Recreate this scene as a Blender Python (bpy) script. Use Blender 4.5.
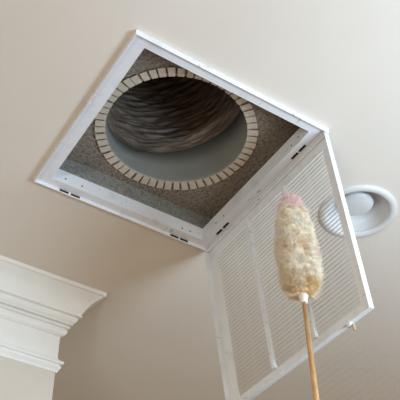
import bpy, bmesh, math, random
from mathutils import Vector, Matrix, noise
random.seed(7)
for o in list(bpy.data.objects):
    bpy.data.objects.remove(o, do_unlink=True)
scene = bpy.context.scene
COL = scene.collection
H = 2.70                                   # ceiling height (m); the vent centre is the plan origin

# ------------------------------------------------------------------ camera
cam_d = bpy.data.cameras.new('camera'); cam = bpy.data.objects.new('camera', cam_d); COL.objects.link(cam)
RT = Matrix(((0.8372560, 0.3281601, 0.4373937), (-0.5467030, 0.5182715, 0.6576553), (-0.0108725, -0.7897503, 0.6133321)))
rot = RT @ Matrix(((1, 0, 0), (0, -1, 0), (0, 0, -1)))
cam.matrix_world = Matrix.Translation((-0.71826, -1.24278, H - 1.48038)) @ rot.to_4x4()
cam_d.sensor_width = 36; cam_d.lens = 867.43 / 400 * 36
cam_d.shift_x = -16.26 / 400; cam_d.shift_y = 78.27 / 400
cam_d.clip_start = 0.05
scene.camera = cam

# ------------------------------------------------------------------ world, lights, exposure
w = bpy.data.worlds.new('room_ambience'); scene.world = w; w.use_nodes = True
bg = w.node_tree.nodes['Background']; bg.inputs[0].default_value = (1.0, 0.76, 0.36, 1); bg.inputs[1].default_value = 0.32

def area_light(name, loc, target, sx, sy, power, color):
    d = bpy.data.lights.new(name, 'AREA'); d.shape = 'RECTANGLE'; d.size = sx; d.size_y = sy
    d.energy = power; d.color = color
    o = bpy.data.objects.new(name, d); COL.objects.link(o)
    o.location = loc
    o.rotation_euler = (Vector(target) - Vector(loc)).to_track_quat('-Z', 'Y').to_euler()
    return o
area_light('window_light', (0.80, -1.32, H - 1.05), (0.45, -0.60, H), 0.8, 0.6, 27, (0.65, 0.85, 1.04))
area_light('high_fill_light', (-0.2, -2.9, H - 0.55), (0.0, 0.4, H - 0.35), 1.8, 0.6, 15, (0.86, 0.94, 1.0))  # added cool fill for the crown, wall and sleeve, not a real window
td = bpy.data.lights.new('streak_light', 'AREA'); td.shape = 'RECTANGLE'; td.size = 1.2; td.size_y = 0.008; td.energy = 26; td.color = (1.0, 0.97, 0.93)
to = bpy.data.objects.new('streak_light', td); COL.objects.link(to); to.location = (-2.1, -2.0, H - 1.5)
zz = (to.location - Vector((0.3, 0.0, H - 0.3))); zz.y = 0; zz.normalize()          # unseen low light, stretched level along the louvres to keep their streaks sharp
to.rotation_euler = Matrix((Vector((0, 1, 0)), zz.cross(Vector((0, 1, 0))), zz)).transposed().to_euler()

vs = scene.view_settings
vs.view_transform = 'Standard'; vs.look = 'None'; vs.gamma = 1.0; vs.use_curve_mapping = False
vs.exposure = 0.0

# ------------------------------------------------------------------ materials
def lin(c):
    return tuple(((x / 255) / 12.92 if x / 255 <= 0.04045 else ((x / 255 + 0.055) / 1.055) ** 2.4) for x in c) + (1,)

def material(name, c1, c2=None, scale=20.0, rough=0.5, bump=0.0, bump_scale=None, metallic=0.0, detail=4.0, lo=0.35, hi=0.65, attr=None, sheen=0.0, spec=0.5, stretch=None):
    m = bpy.data.materials.new(name); m.use_nodes = True
    nt = m.node_tree; n = nt.nodes; l = nt.links
    b = n['Principled BSDF']
    b.inputs['Roughness'].default_value = rough; b.inputs['Metallic'].default_value = metallic
    b.inputs['Specular IOR Level'].default_value = spec
    if sheen: b.inputs['Sheen Weight'].default_value = sheen
    tc = n.new('ShaderNodeTexCoord')
    co = tc.outputs['Object']
    if stretch:
        mp = n.new('ShaderNodeMapping'); mp.inputs['Scale'].default_value = stretch
        l.new(co, mp.inputs[0]); co = mp.outputs[0]
    if attr:
        a = n.new('ShaderNodeAttribute'); a.attribute_name = attr
        l.new(a.outputs['Color'], b.inputs['Base Color'])
    elif c2 is None:
        b.inputs['Base Color'].default_value = c1
    else:
        t = n.new('ShaderNodeTexNoise'); t.inputs['Scale'].default_value = scale; t.inputs['Detail'].default_value = detail
        l.new(co, t.inputs['Vector'])
        r = n.new('ShaderNodeValToRGB')
        r.color_ramp.elements[0].position = lo; r.color_ramp.elements[0].color = c1
        r.color_ramp.elements[1].position = hi; r.color_ramp.elements[1].color = c2
        l.new(t.outputs[0], r.inputs[0]); l.new(r.outputs[0], b.inputs['Base Color'])
    if bump:
        t2 = n.new('ShaderNodeTexNoise'); t2.inputs['Scale'].default_value = bump_scale or scale; t2.inputs['Detail'].default_value = 6
        l.new(co, t2.inputs['Vector'])
        bp = n.new('ShaderNodeBump'); bp.inputs['Strength'].default_value = bump; bp.inputs['Distance'].default_value = 0.004
        l.new(t2.outputs[0], bp.inputs['Height']); l.new(bp.outputs[0], b.inputs['Normal'])
    return m

M = {}
M['ceiling'] = material('ceiling_paint', lin((232, 224, 214)), lin((235, 228, 218)), 3, 0.9, 0.05, 180, spec=0.2)
M['wall'] = material('wall_paint', lin((220, 212, 202)), lin((224, 217, 208)), 3, 0.9, 0.05, 180, spec=0.2)
M['floor'] = material('floor_wood', lin((150, 112, 78)), lin((172, 132, 94)), 6, 0.5)
M['trim'] = material('trim_paint', lin((243, 244, 241)), lin((247, 248, 246)), 12, 0.45, 0.04, 60)
M['white_metal'] = material('white_enamel', lin((216, 220, 228)), lin((236, 239, 244)), 22, 0.35, 0.03, 70, lo=0.2, hi=0.45)
nt = M['white_metal'].node_tree; pb = nt.nodes['Principled BSDF']; src = pb.inputs['Base Color'].links[0].from_socket
gn = nt.nodes.new('ShaderNodeTexNoise'); gn.inputs['Scale'].default_value = 70; gn.inputs['Detail'].default_value = 3
gm = nt.nodes.new('ShaderNodeMapping'); gm.inputs['Scale'].default_value = (1.0, 0.35, 1.6); gc = nt.nodes.new('ShaderNodeTexCoord')
nt.links.new(gc.outputs['Object'], gm.inputs[0]); nt.links.new(gm.outputs[0], gn.inputs['Vector'])
gr = nt.nodes.new('ShaderNodeValToRGB'); gr.color_ramp.elements[0].position = 0.67; gr.color_ramp.elements[0].color = (0, 0, 0, 1)
gr.color_ramp.elements[1].position = 0.74; gr.color_ramp.elements[1].color = (0.5, 0.5, 0.5, 1)
gx = nt.nodes.new('ShaderNodeMix'); gx.data_type = 'RGBA'; gx.inputs['B'].default_value = lin((96, 88, 78))
nt.links.new(gn.outputs[0], gr.inputs[0]); nt.links.new(gr.outputs[0], gx.inputs['Factor']); nt.links.new(src, gx.inputs['A']); nt.links.new(gx.outputs['Result'], pb.inputs['Base Color'])
M['slat'] = material('slat_enamel', lin((196, 194, 190)), lin((214, 212, 208)), 60, 0.45)
M['dark'] = material('dark_gap', lin((26, 23, 21)), None, rough=0.8)
M['rust'] = material('rusty_screw', lin((60, 48, 40)), lin((110, 96, 84)), 300, 0.7)
M['panel'] = material('duct_board', lin((108, 98, 88)), lin((186, 174, 160)), 130, 0.95, 0.9, 220, lo=0.25, hi=0.8, spec=0.1)
M['liner'] = material('duct_liner', lin((124, 124, 118)), lin((156, 156, 150)), 170, 0.95, 0.7, 220, spec=0.1)
M['tab'] = material('galvanised_tab', lin((206, 192, 172)), lin((220, 208, 190)), 70, 0.5, 0.1, 90)
M['collar'] = material('galvanised_collar', lin((152, 154, 147)), lin((164, 166, 160)), 8, 0.38, metallic=0.1)
M['flex'] = material('flex_liner', lin((102, 88, 77)), lin((140, 125, 112)), 16, 0.38, 0.5, 40, stretch=(1, 1, 4))
M['vent_white'] = material('vent_plastic', lin((222, 224, 224)), lin((228, 229, 229)), 20, 0.35)
M['wood'] = material('handle_wood', lin((196, 150, 100)), lin((216, 174, 124)), 30, 0.45, stretch=(12, 12, 1))
M['ferrule'] = material('white_ferrule', lin((236, 236, 236)), lin((244, 244, 244)), 30, 0.3)
M['fluff'] = material('wool_fluff', None, attr='dye', rough=0.95, sheen=0.3, spec=0.1)
M['core'] = material('wool_core', None, attr='dye', rough=1.0, spec=0.0, bump=1.0, bump_scale=160)
M['latch'] = material('brass_latch', lin((190, 170, 135)), lin((205, 188, 152)), 80, 0.4, metallic=0.4)

# ------------------------------------------------------------------ helpers
def link(name, me, mat, parent=None, loc=(0, 0, 0), rot=(0, 0, 0), smooth=False):
    o = bpy.data.objects.new(name, me); COL.objects.link(o)
    if mat and not me.materials: me.materials.append(mat)
    o.location = loc; o.rotation_euler = rot
    if parent: o.parent = parent
    if smooth:
        for p in me.polygons: p.use_smooth = True
    return o

def mesh_from(name, bm):
    bmesh.ops.recalc_face_normals(bm, faces=bm.faces[:])
    me = bpy.data.meshes.new(name); bm.to_mesh(me); bm.free(); return me

def add_box(bm, x0, x1, y0, y1, z0, z1):
    v = [bm.verts.new(p) for p in ((x0, y0, z0), (x1, y0, z0), (x1, y1, z0), (x0, y1, z0), (x0, y0, z1), (x1, y0, z1), (x1, y1, z1), (x0, y1, z1))]
    for f in ((0, 3, 2, 1), (4, 5, 6, 7), (0, 1, 5, 4), (1, 2, 6, 5), (2, 3, 7, 6), (3, 0, 4, 7)):
        bm.faces.new([v[i] for i in f])

def box_mesh(name, *a, bevel=0.0):
    bm = bmesh.new(); add_box(bm, *a)
    if bevel: bmesh.ops.bevel(bm, geom=bm.edges[:], offset=bevel, segments=2, affect='EDGES')
    return mesh_from(name, bm)

def sweep_loop(bm, rings, closed_ring=True, closed_path=True):
    """rings: list of vertex-coordinate lists of equal length"""
    R_ = [[bm.verts.new(p) for p in r] for r in rings]
    n = len(R_); k = len(R_[0])
    for i in range(n if closed_path else n - 1):
        a, b = R_[i], R_[(i + 1) % n]
        for j in range(k if closed_ring else k - 1):
            bm.faces.new((a[j], a[(j + 1) % k], b[(j + 1) % k], b[j]))
    return R_

def lathe(name, prof, seg=64, cap=True):
    bm = bmesh.new()
    rings = [[(r * math.cos(2 * math.pi * i / seg), r * math.sin(2 * math.pi * i / seg), z) for i in range(seg)] for r, z in prof]
    R_ = sweep_loop(bm, rings, True, False)
    if cap:
        bm.faces.new(R_[0]); bm.faces.new(R_[-1])
    return mesh_from(name, bm)

def tag(o, label, cat, group=None, kind=None):
    o['label'] = label; o['category'] = cat
    if group: o['group'] = group
    if kind: o['kind'] = kind
    return o

def empty(name, loc):
    o = bpy.data.objects.new(name, None); COL.objects.link(o); o.location = loc
    o.empty_display_size = 0.05
    return o

# ------------------------------------------------------------------ the setting
HX0, HX1, HY0, HY1 = -0.2165, 0.2165, -0.232, 0.2245      # opening of the return-air vent
RVX, RVY, RVR = 0.491, -0.078, 0.099                      # round vent
def plate_with_holes(name, outer, holes, thick):
    bm = bmesh.new(); edges = []
    for loop in [outer] + holes:
        vs_ = [bm.verts.new((x, y, 0)) for x, y in loop]
        for i in range(len(vs_)): edges.append(bm.edges.new((vs_[i], vs_[(i + 1) % len(vs_)])))
    bmesh.ops.triangle_fill(bm, edges=edges, use_beauty=True, use_dissolve=False)
    fs = bm.faces[:]
    if thick:
        r = bmesh.ops.extrude_face_region(bm, geom=fs)
        bmesh.ops.translate(bm, verts=[g for g in r['geom'] if isinstance(g, bmesh.types.BMVert)], vec=(0, 0, thick))
    return mesh_from(name, bm)
def circle(cx, cy, r, n): return [(cx + r * math.cos(2 * math.pi * i / n), cy + r * math.sin(2 * math.pi * i / n)) for i in range(n)]

ceiling = link('ceiling', plate_with_holes('ceiling', [(-3, -3), (3, -3), (3, 3), (-3, 3)],
    [[(HX0 - .004, HY0 - .004), (HX1 + .004, HY0 - .004), (HX1 + .004, HY1 + .004), (HX0 - .004, HY1 + .004)], circle(RVX, RVY, RVR - .012, 48)], 0.0125),
    M['ceiling'], loc=(0, 0, H))
tag(ceiling, 'smooth beige painted ceiling around the open vent', 'ceiling', kind='structure')
fl = link('floor', box_mesh('floor', -3, 3, -3, 3, -0.05, 0), M['floor'])
tag(fl, 'warm brown wooden floor below the ceiling', 'floor', kind='structure')

XC, YC = 0.022, 0.658                                     # outer corner of the wall with the crown moulding
KR = 0.16                                                 # the return side of the wall runs slightly back from square
def wall_mesh():
    bm = bmesh.new()
    pl = [(-3, YC), (XC, YC), (XC - KR * (2.99 - YC), 2.99), (-3, 2.99)]
    sweep_loop(bm, [[(x, y, 0) for x, y in pl], [(x, y, H) for x, y in pl]], True, False)
    bm.verts.ensure_lookup_table()
    bm.faces.new(bm.verts[0:4]); bm.faces.new(bm.verts[4:8])
    return mesh_from('wall_left', bm)
wl = link('wall_left', wall_mesh(), M['wall'])
tag(wl, 'pale beige wall corner below the white crown moulding', 'wall', kind='structure')

def moulding(name, prof):
    """sweep a (projection, z) profile along the front of the wall and round its corner"""
    bm = bmesh.new()
    rings = [[(-2.99, YC - p, H + z) for p, z in prof], [(XC + p, YC - p, H + z) for p, z in prof], [(XC + p - KR * (2.99 - YC), 2.99, H + z) for p, z in prof]]
    R_ = sweep_loop(bm, rings, True, False)
    bm.faces.new(R_[0]); bm.faces.new(R_[-1])
    return link(name, mesh_from(name, bm), M['trim'])
cr = [(0, -0.0005), (0.0905, -0.0005), (0.0905, -0.0115), (0.0890, -0.0130), (0.0840, -0.0130)]
for i in range(0, 11):                                    # cove
    t = i / 10
    cr.append((0.0830 - 0.0430 * t - 0.0035 * math.sin(math.pi * t), -0.0140 - 0.056 * t + 0.005 * math.sin(math.pi * t)))
cr += [(0.0435, -0.0705), (0.0435, -0.0755), (0.0340, -0.0760)]
for i in range(0, 7):                                     # ogee below the fillet
    t = i / 6
    cr.append((0.0335 - 0.0085 * t + 0.004 * math.sin(math.pi * t), -0.0785 - 0.0165 * t))
cr += [(0.0255, -0.0985), (0.0150, -0.0990), (0.0150, -0.1015), (0.0205, -0.1025), (0.0205, -0.1090), (0.0120, -0.1100), (0.0120, -0.1120), (0.0150, -0.1135), (0.0155, -0.1200), (0.0125, -0.1265), (0.006, -0.1310), (0, -0.1315)]
t1 = moulding('trim_1', cr); tag(t1, 'white stepped crown moulding where wall meets ceiling', 'moulding', kind='structure')
t2 = moulding('trim_2', [(0, -0.1316), (0.0015, -0.1316), (0.0015, -0.2010), (0, -0.2010)])
tag(t2, 'flat white frieze band between the crown and the lower rail', 'moulding', kind='structure')
rail = [(0, -0.2012), (0.003, -0.2012), (0.003, -0.2035), (0.005, -0.2080), (0.009, -0.2115), (0.0115, -0.2130), (0.0150, -0.2150), (0.0158, -0.2190), (0.0145, -0.2235), (0.0075, -0.2245), (0.0075, -0.2270), (0.0110, -0.2300), (0.0105, -0.2360), (0.006, -0.2415), (0.004, -0.2475), (0, -0.2475)]
t3 = moulding('trim_3', rail); tag(t3, 'narrow white picture rail below the frieze band', 'moulding', kind='structure')

# ------------------------------------------------------------------ return-air grille: frame, sleeve and hanging louvred door
OX0, OX1, OY0, OY1 = -0.25, 0.25, -0.2585, 0.2485
grille = empty('return_air_grille', (0, 0, H))
tag(grille, 'square white return air grille with its louvred door hanging open', 'air vent')
def rect_ring(x0, x1, y0, y1, prof):
    """prof: (inset, z) pairs, closed; swept round the rectangle with mitred corners; sx/sy keep the different flange widths"""
    bm = bmesh.new(); rings = []
    for sx, sy in ((0, 0), (1, 0), (1, 1), (0, 1)):
        rings.append([((x0 + px) if sx == 0 else (x1 - px), (y0 + py) if sy == 0 else (y1 - py), z) for px, py, z in prof])
    sweep_loop(bm, rings, True, True)
    return bm
FX, FY = HX0 - OX0, HY0 - OY0
ZB, ZF = -0.0135, -0.0045
prof = [(0, 0, -0.0003), (0, 0, ZB + .001), (.001, .001, ZB), (.0025, .0025, ZB), (.0035, .0035, ZB + .001), (.0035, .0035, ZF), (FX, FY, ZF), (FX, FY, -0.0003)]
bm = rect_ring(OX0, OX1, OY0, OY1, prof)
frame = link('frame', mesh_from('frame', bm), M['white_metal'], grille)
FYT = OY1 - HY1
prof = [(0, 0, ZF), (.0015, .0015, ZF - .0004), (.0015, .0015, 0.036), (-.0015, -.0015, 0.036), (-.0015, -.0015, 0.034), (0, 0, 0.034)]
bm = rect_ring(HX0, HX1, HY0, HY1, prof)
sleeve = link('sleeve', mesh_from('sleeve', bm), M['white_metal'], grille)
# mounting slots in the inner face of the rim and screw holes in the sleeve
sl_x = box_mesh('slot', -0.012, 0.012, -0.0008, 0.0008, -0.0028, 0.0028)
sl_y = box_mesh('slot', -0.0028, 0.0028, -0.012, 0.012, -0.0008, 0.0008)
for x in (-0.172, -0.142, 0.142, 0.171): link('slot', sl_x, M['dark'], frame, (x, OY1 - .0036, -0.0085))
for y in (-0.181, -0.152, 0.140, 0.171): link('slot', sl_y, M['dark'], frame, (OX1 - .0165, y, ZF))
hole = lathe('screw_hole', [(0.0024, -0.0006), (0.0024, 0.0002), (0.0014, 0.0008)], 10)
for x, z in ((-0.180, 0.012), (-0.136, 0.010), (0.152, 0.008), (0.1765, 0.009)):
    link('screw_hole', hole, M['rust'], sleeve, (x, HY1 - .0017, z), (math.radians(90), 0, 0))
for y, z in ((-0.165, 0.008), (-0.192, 0.013), (0.122, 0.006), (0.158, 0.008)):
    link('screw_hole', hole, M['rust'], sleeve, (HX1 - .0017, y, z), (0, math.radians(-90), 0))

# door: local frame has u (distance from hinge) along -z, back of the door towards -x
TH = 0.1322
D0, D1, DY0, DY1 = 0.008, 0.4815, -0.2530, 0.2525
LU0, LU1, LY0, LY1 = 0.037, 0.455, -0.224, 0.212
bm = bmesh.new(); rings = []
sec = lambda s: [(0.0, 1.0), (0.0012, 1.0), (0.0012, 0.0), (-0.012, 0.0), (-0.012, 0.06), (0.0, 0.06)]
for cyy, cu, iy, iu in ((DY0, D0, LY0, LU0), (DY1, D0, LY1, LU0), (DY1, D1, LY1, LU1), (DY0, D1, LY0, LU1)):
    rings.append([(x, cyy + (iy - cyy) * t, -(cu + (iu - cu) * t)) for x, t in sec(0)])
sweep_loop(bm, rings, True, True)
door = link('door', mesh_from('door', bm), M['white_metal'], grille, (OX1, 0, 0), (0, -TH, 0))
door['label'] = 'louvred door hanging from its hinge edge'
div_y = (0.0675, -0.0800); dw = 0.0045
dmesh = box_mesh('divider', -0.009, 0.0014, -dw, dw, -LU1 - .001, -LU0 + .001, bevel=0.0008)
for y in div_y: link('divider', dmesh, M['white_metal'], door, (0, y, 0))
cols = [(div_y[0] + dw, LY1 + .0005), (div_y[1] + dw, div_y[0] - dw), (LY0 - .0005, div_y[1] - dw)]
PITCH = 0.0106; NS = int((LU1 - LU0) / PITCH); ELEV = math.radians(45); CH = 0.0084
for y0, y1 in cols:
    bm = bmesh.new()
    a = ELEV - TH
    d = Vector((math.cos(a), 0, math.sin(a))); nn = Vector((-math.sin(a), 0, math.cos(a)))
    half = (y1 - y0) / 2
    sect = [d * (CH / 2) + nn * .0006, d * (CH / 2) - nn * .0006, d * 0 - nn * .0010, -d * (CH / 2) - nn * .0006, -d * (CH / 2) + nn * .0006, d * 0 + nn * .0002]
    R_ = sweep_loop(bm, [[(v.x, -half, v.z) for v in sect], [(v.x, half, v.z) for v in sect]], True, False)
    bm.faces.new(R_[0]); bm.faces.new(R_[1])
    sm = mesh_from('slat', bm); sm.materials.append(M['slat'])
    for k in range(NS):
        link('slat', sm, None, door, (0.0035, (y0 + y1) / 2, -(LU0 + PITCH * (k + 0.55))))
lt = link('latch', box_mesh('latch', -0.008, 0.004, -0.005, 0.005, -0.008, 0.006, bevel=0.001), M['white_metal'], door, (-0.004, -0.187, -D1))
bm = bmesh.new(); add_box(bm, -0.003, 0.003, -0.009, -0.006, -0.015, 0.0); add_box(bm, -0.003, 0.003, -0.0085, -0.003, -0.003, 0.0)
link('latch_lever', mesh_from('latch_lever', bm), M['latch'], door, (-0.004, -0.187, -D1 - 0.004))
hm = lathe('hinge_pin', [(0.0022, -0.02), (0.0028, -0.018), (0.0028, 0.018), (0.0022, 0.02)], 12)
for y in (-0.2, 0.2): link('hinge_pin', hm, M['white_metal'], grille, (OX1 - .0015, y, -0.0105), (math.radians(90), 0, 0), smooth=True)

# ------------------------------------------------------------------ duct box above the opening
ZP = 0.088; CX, CY = 0.0036, 0.0072                       # panel height, collar centre
box = empty('duct_box', (0, 0, H))
tag(box, 'shallow duct box lined with grey and brown insulation board above the opening', 'duct box')
BX0, BX1, BY0, BY1 = HX0 - .003, HX1 + .032, HY0 - .003, HY1 + .003
RC = 0.172
link('top_panel', plate_with_holes('top_panel', [(BX0, BY0), (BX1, BY0), (BX1, BY1), (BX0, BY1)], [circle(CX, CY, RC + .002, 96)], 0.025), M['panel'], box, (0, 0, ZP))
def rough_board(name, x0, x1, y0, y1, z0, z1):
    me = box_mesh(name, x0, x1, y0, y1, z0, z1, bevel=0.002); return me
T_ = 0.025
for b in ((BX0 - T_, BX0, BY0 - T_, BY1 + T_), (BX1, BX1 + T_, BY0 - T_, BY1 + T_), (BX0, BX1, BY0 - T_, BY0), (BX0, BX1, BY1, BY1 + T_)):
    link('side_board', rough_board('side_board', b[0], b[1], b[2], b[3], 0.0128, ZP + .025), M['liner'], box)

# ------------------------------------------------------------------ metal collar with bent tabs
collar = empty('duct_collar', (CX, CY, H + ZP))
tag(collar, 'round galvanised duct collar with a ring of bent cream tabs', 'duct collar')
PHI0 = math.radians(-10); TILT = 0.30
def ztop(phi): return 0.094 + RC * TILT * math.cos(phi - PHI0)
bm = bmesh.new(); N = 110; rings = []
for i in range(N):
    ph = 2 * math.pi * i / N; c, s = math.cos(ph), math.sin(ph); zt = ztop(ph)
    prof = [(RC + .006, -0.0012), (RC + .001, -0.0012), (RC - .0008, 0.0012), (RC - .001, 0.006), (RC - .001, zt * .5), (RC - .001, zt), (RC + .0004, zt), (RC + .0004, 0.004), (RC + .0025, -0.0002), (RC + .006, -0.0002)]
    rings.append([(r * c, r * s, z) for r, z in prof])
sweep_loop(bm, rings, True, True)
link('collar_wall', mesh_from('collar_wall', bm), M['collar'], collar, smooth=True)
NT = 55; RO = 0.1972; dphi = 2 * math.pi / NT
tab_meshes = []
for v in range(4):
    bm = bmesh.new(); hw = dphi * (0.36 + 0.015 * v) ; seg = 3
    for za, zb in ((-0.0042, -0.0024),):
        pts = []
        for r in (RC - .0005, RO + random.uniform(-.0015, .0015)):
            for j in range(seg + 1):
                ph = -hw + 2 * hw * j / seg
                dz = -0.0015 * (r > RC + .01)
                pts.append((r * math.cos(ph), r * math.sin(ph), dz))
        lo = [bm.verts.new((x, y, za + dz)) for x, y, dz in pts]; hi = [bm.verts.new((x, y, zb + dz)) for x, y, dz in pts]
        k = seg + 1
        for j in range(seg):
            bm.faces.new((lo[j], lo[j + 1], lo[k + j + 1], lo[k + j])); bm.faces.new((hi[j], hi[j + 1], hi[k + j + 1], hi[k + j]))
            bm.faces.new((lo[j], lo[j + 1], hi[j + 1], hi[j])); bm.faces.new((lo[k + j], lo[k + j + 1], hi[k + j + 1], hi[k + j]))
        bm.faces.new((lo[0], lo[k], hi[k], hi[0])); bm.faces.new((lo[k - 1], lo[-1], hi[-1], hi[k - 1]))
    me = mesh_from('tab', bm); me.materials.append(M['tab']); tab_meshes.append(me)
for i in range(NT):
    link('tab', tab_meshes[random.randrange(4)], None, collar, (0, 0, 0.0015 - random.random() * .0008), (0, 0, i * dphi + random.uniform(-.006, .006)))

# ------------------------------------------------------------------ flexible duct
fd = bmesh.new(); NA, NL, LEN = 170, 380, 0.95
rings = []
for k in range(NL):
    s = -0.012 + LEN * k / (NL - 1)
    bend = max(0, s)
    cx = -(TILT * bend + 0.25 * bend ** 2) * math.cos(PHI0); cyy = -(TILT * bend + 0.25 * bend ** 2) * math.sin(PHI0)
    ring = []
    for i in range(NA):
        ph = 2 * math.pi * i / NA
        base = RC + 0.0012 if s < 0.004 else RC + 0.0012 - 0.006 * min(1, (s - 0.004) / 0.03)
        amp = min(1, max(0, s) / 0.03)
        hel = (s / 0.0105 + 2 * ph / (2 * math.pi))
        nz = noise.noise(Vector((math.cos(ph) * 1.3, math.sin(ph) * 1.3, s * 22)))
        nz2 = noise.noise(Vector((math.cos(ph) * 3.5 + 9, math.sin(ph) * 3.5, s * 85)))
        ridge = abs(math.sin(math.pi * (hel + 0.5 * nz + 0.3 * nz2)))
        r = base + amp * (-0.006 * (1 - ridge) ** 3 + 0.003 * nz + 0.006 * nz2)
        z = ztop(ph) + s
        ring.append((cx + r * math.cos(ph), cyy + r * math.sin(ph), z))
    rings.append(ring)
R_ = sweep_loop(fd, rings, True, False)
fd.faces.new(R_[-1])
flex = link('flexible_duct', mesh_from('flexible_duct', fd), M['flex'], None, (CX, CY, H + ZP), smooth=True)
tag(flex, 'dark wrinkled flexible duct rising from the round collar', 'duct')

# ------------------------------------------------------------------ round ceiling vent
rv = empty('round_ceiling_vent', (RVX, RVY, H))
tag(rv, 'round white ceiling vent with a recessed centre disc behind the louvred door', 'air vent')
link('ring', lathe('ring', [(RVR, -0.0003), (RVR, -0.003), (RVR - .004, -0.007), (RVR - .011, -0.0085), (RVR - .017, -0.007), (RVR - .021, -0.002), (RVR - .021, 0.003), (RVR - .013, 0.003), (RVR - .013, -0.0003)], 72, cap=False), M['vent_white'], rv, smooth=True)
bm = bmesh.new()
prf = [(RVR - .0205, -0.001), (RVR - .023, 0.012), (RVR - .029, 0.026), (RVR - .038, 0.036), (RVR - .048, 0.040), (RVR - .050, 0.052), (0.001, 0.052), (0.001, 0.054), (RVR - .048, 0.054), (RVR - .046, 0.042), (RVR - .036, 0.038), (RVR - .027, 0.028), (RVR - .021, 0.013), (RVR - .0185, -0.001)]
link('bowl', lathe('bowl', prf, 72, cap=False), M['vent_white'], rv, smooth=True)
link('disc', lathe('disc', [(0.002, 0.015), (0.018, 0.0155), (0.032, 0.018), (0.040, 0.022), (0.0435, 0.027), (0.041, 0.031), (0.012, 0.033), (0.008, 0.0515)], 72), M['vent_white'], rv, smooth=True)

# ------------------------------------------------------------------ duster
tip = Vector((0.1874, -0.1733, H - 0.174)); fer = Vector((0.2162, -0.1578, H - 0.4284)); low = Vector((0.1730, -0.2179, H - 0.7104))
hd = (low - fer).normalized(); end = fer + hd * 0.62
dust = empty('duster', end)
tag(dust, 'fluffy cream wool duster with pink tip on a wooden stick', 'duster')
def tube(name, a, b, prof, mat, org, seg=16):
    ax = (b - a); L_ = ax.length; q = ax.to_track_quat('Z', 'Y')
    me = lathe(name, [(r, t * L_) for t, r in prof], seg)
    o = link(name, me, mat, dust, a - org, q.to_euler(), smooth=True); return o
tube('handle', end, fer + hd * 0.004, [(0, .0035), (.004, .0055), (.5, .0053), (1, .0046)], M['wood'], end)
tube('ferrule', fer + hd * 0.020, fer - hd * 0.008, [(0, .0058), (.1, .0068), (.45, .0085), (.75, .0105), (1, .0105)], M['ferrule'], end)
# head: profile of radius against t (0 tip, 1 ferrule)
RP = [(0, .003), (.03, .013), (.10, .023), (.20, .032), (.34, .040), (.50, .045), (.66, .0465), (.80, .043), (.90, .035), (.96, .026), (1, .012)]
def rad(t):
    for (a, ra), (b, rb) in zip(RP, RP[1:]):
        if t <= b: return ra + (rb - ra) * (t - a) / (b - a)
    return RP[-1][1]
axis = fer - tip; AL = axis.length; az = axis.normalized()
ax_ = az.cross(Vector((0, 1, 0))).normalized(); ay_ = az.cross(ax_).normalized()
def head_pt(t, ph, r): return (tip - end) + az * (AL * t) + (ax_ * math.cos(ph) + ay_ * math.sin(ph)) * r
CREAM, PINK, TAN, BROWN, PALE = Vector((0.96, 0.86, 0.68)), Vector((0.95, 0.73, 0.73)), Vector((0.86, 0.64, 0.36)), Vector((0.74, 0.50, 0.33)), Vector((0.97, 0.92, 0.82))
def dye(t, ph):
    n1 = noise.noise(Vector((math.cos(ph) * 1.3, math.sin(ph) * 1.3, t * 6)))
    c = CREAM.lerp(PALE, max(0, min(1, 0.5 + n1)))
    k = max(0, min(1, (0.25 + 0.14 * n1 - t) / 0.16)); c = c.lerp(PINK, k)
    n2 = noise.noise(Vector((math.cos(ph) * 2 + 5, math.sin(ph) * 2, t * 9)))
    k = max(0, 1 - abs(t - 0.60) / 0.13) * max(0, min(1, 0.25 + 1.5 * n2)); c = c.lerp(BROWN, k * .7)
    k = max(0, min(1, (t - 0.80) / 0.12)); c = c.lerp(TAN, k * max(0.2, min(1, .6 + 1.2 * n2)))
    return c
def color_attr(me, cols):
    a = me.color_attributes.new('dye', 'FLOAT_COLOR', 'POINT')
    a.data.foreach_set('color', [x for c in cols for x in (c[0], c[1], c[2], 1.0)])
verts, faces, colr = [], [], []
NT_, NP_ = 60, 48
for i in range(NT_):
    t = 0.02 + 0.97 * i / (NT_ - 1)
    for j in range(NP_):
        ph = 2 * math.pi * j / NP_
        nz = noise.noise(Vector((math.cos(ph) * 3, math.sin(ph) * 3, t * 14)))
        verts.append(head_pt(t, ph, rad(t) * (0.79 + 0.13 * nz))); colr.append(dye(t, ph))
for i in range(NT_ - 1):
    for j in range(NP_):
        faces.append((i * NP_ + j, i * NP_ + (j + 1) % NP_, (i + 1) * NP_ + (j + 1) % NP_, (i + 1) * NP_ + j))
faces.append(tuple(range(NP_))); faces.append(tuple(range((NT_ - 1) * NP_, NT_ * NP_)))
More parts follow.
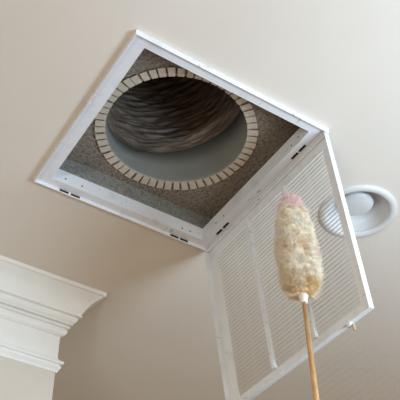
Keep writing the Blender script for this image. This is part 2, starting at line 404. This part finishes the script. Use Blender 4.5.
me = bpy.data.meshes.new('wool_head'); me.from_pydata(verts, [], faces); me.update(); color_attr(me, colr)
link('wool_head', me, M['core'], dust, smooth=True)
verts, faces, colr = [], [], []
for s_ in range(34000):
    t = random.random() ** 0.9 * 0.97 + 0.015; ph = random.random() * 2 * math.pi
    R0 = rad(t)
    out = (ax_ * math.cos(ph) + ay_ * math.sin(ph)); tang = az.cross(out)
    p0 = head_pt(t, ph, R0 * 0.76)
    ln = (0.0095 + 0.0085 * random.random()) * (0.6 + 0.4 * min(1, R0 / .04))
    if t > .8: ln *= 1.25
    lean = az * random.uniform(-.5, .9 if t > .3 else .2) + tang * random.uniform(-.8, .8) + (-az * 0.9 if t < .08 else Vector((0, 0, 0)))
    curl = (az * random.uniform(-1, 1) + tang * random.uniform(-1, 1)) * 1.3
    q0 = p0 * 95.0
    clump = Vector((noise.noise(q0), noise.noise(q0 + Vector((31, 0, 0))), noise.noise(q0 + Vector((0, 47, 0)))))
    ln *= 0.72 + 0.85 * abs(noise.noise(p0 * 120.0)) + 0.35 * (random.random() < .06)
    d = (out + lean * .28 + clump * 1.5).normalized(); base = dye(t, ph) * random.uniform(.86, 1.12)
    NSEG = 4; wdt = random.uniform(.00028, .00050)
    u = d.cross(az + Vector((.1, .2, .3))).normalized(); v = d.cross(u)
    b0 = len(verts); p = p0.copy(); dd = d.copy()
    for k in range(NSEG + 1):
        ww = wdt * (1 - .75 * k / NSEG)
        for q in range(3):
            an = q * 2.0944
            verts.append(p + (u * math.cos(an) + v * math.sin(an)) * ww); colr.append(base)
        p = p + dd * (ln / NSEG); dd = (dd + (curl * .30 - clump * .75) + Vector((0, 0, -.05))).normalized()
        curl = -curl if (k == 1 and random.random() < .6) else curl
    for k in range(NSEG):
        for q in range(3):
            a = b0 + k * 3 + q; b = b0 + k * 3 + (q + 1) % 3
            faces.append((a, b, b + 3, a + 3))
me = bpy.data.meshes.new('wool_fibres'); me.from_pydata(verts, [], faces); me.update(); color_attr(me, colr)
fib = link('wool_fibres', me, M['fluff'], dust); fib['kind'] = 'stuff'
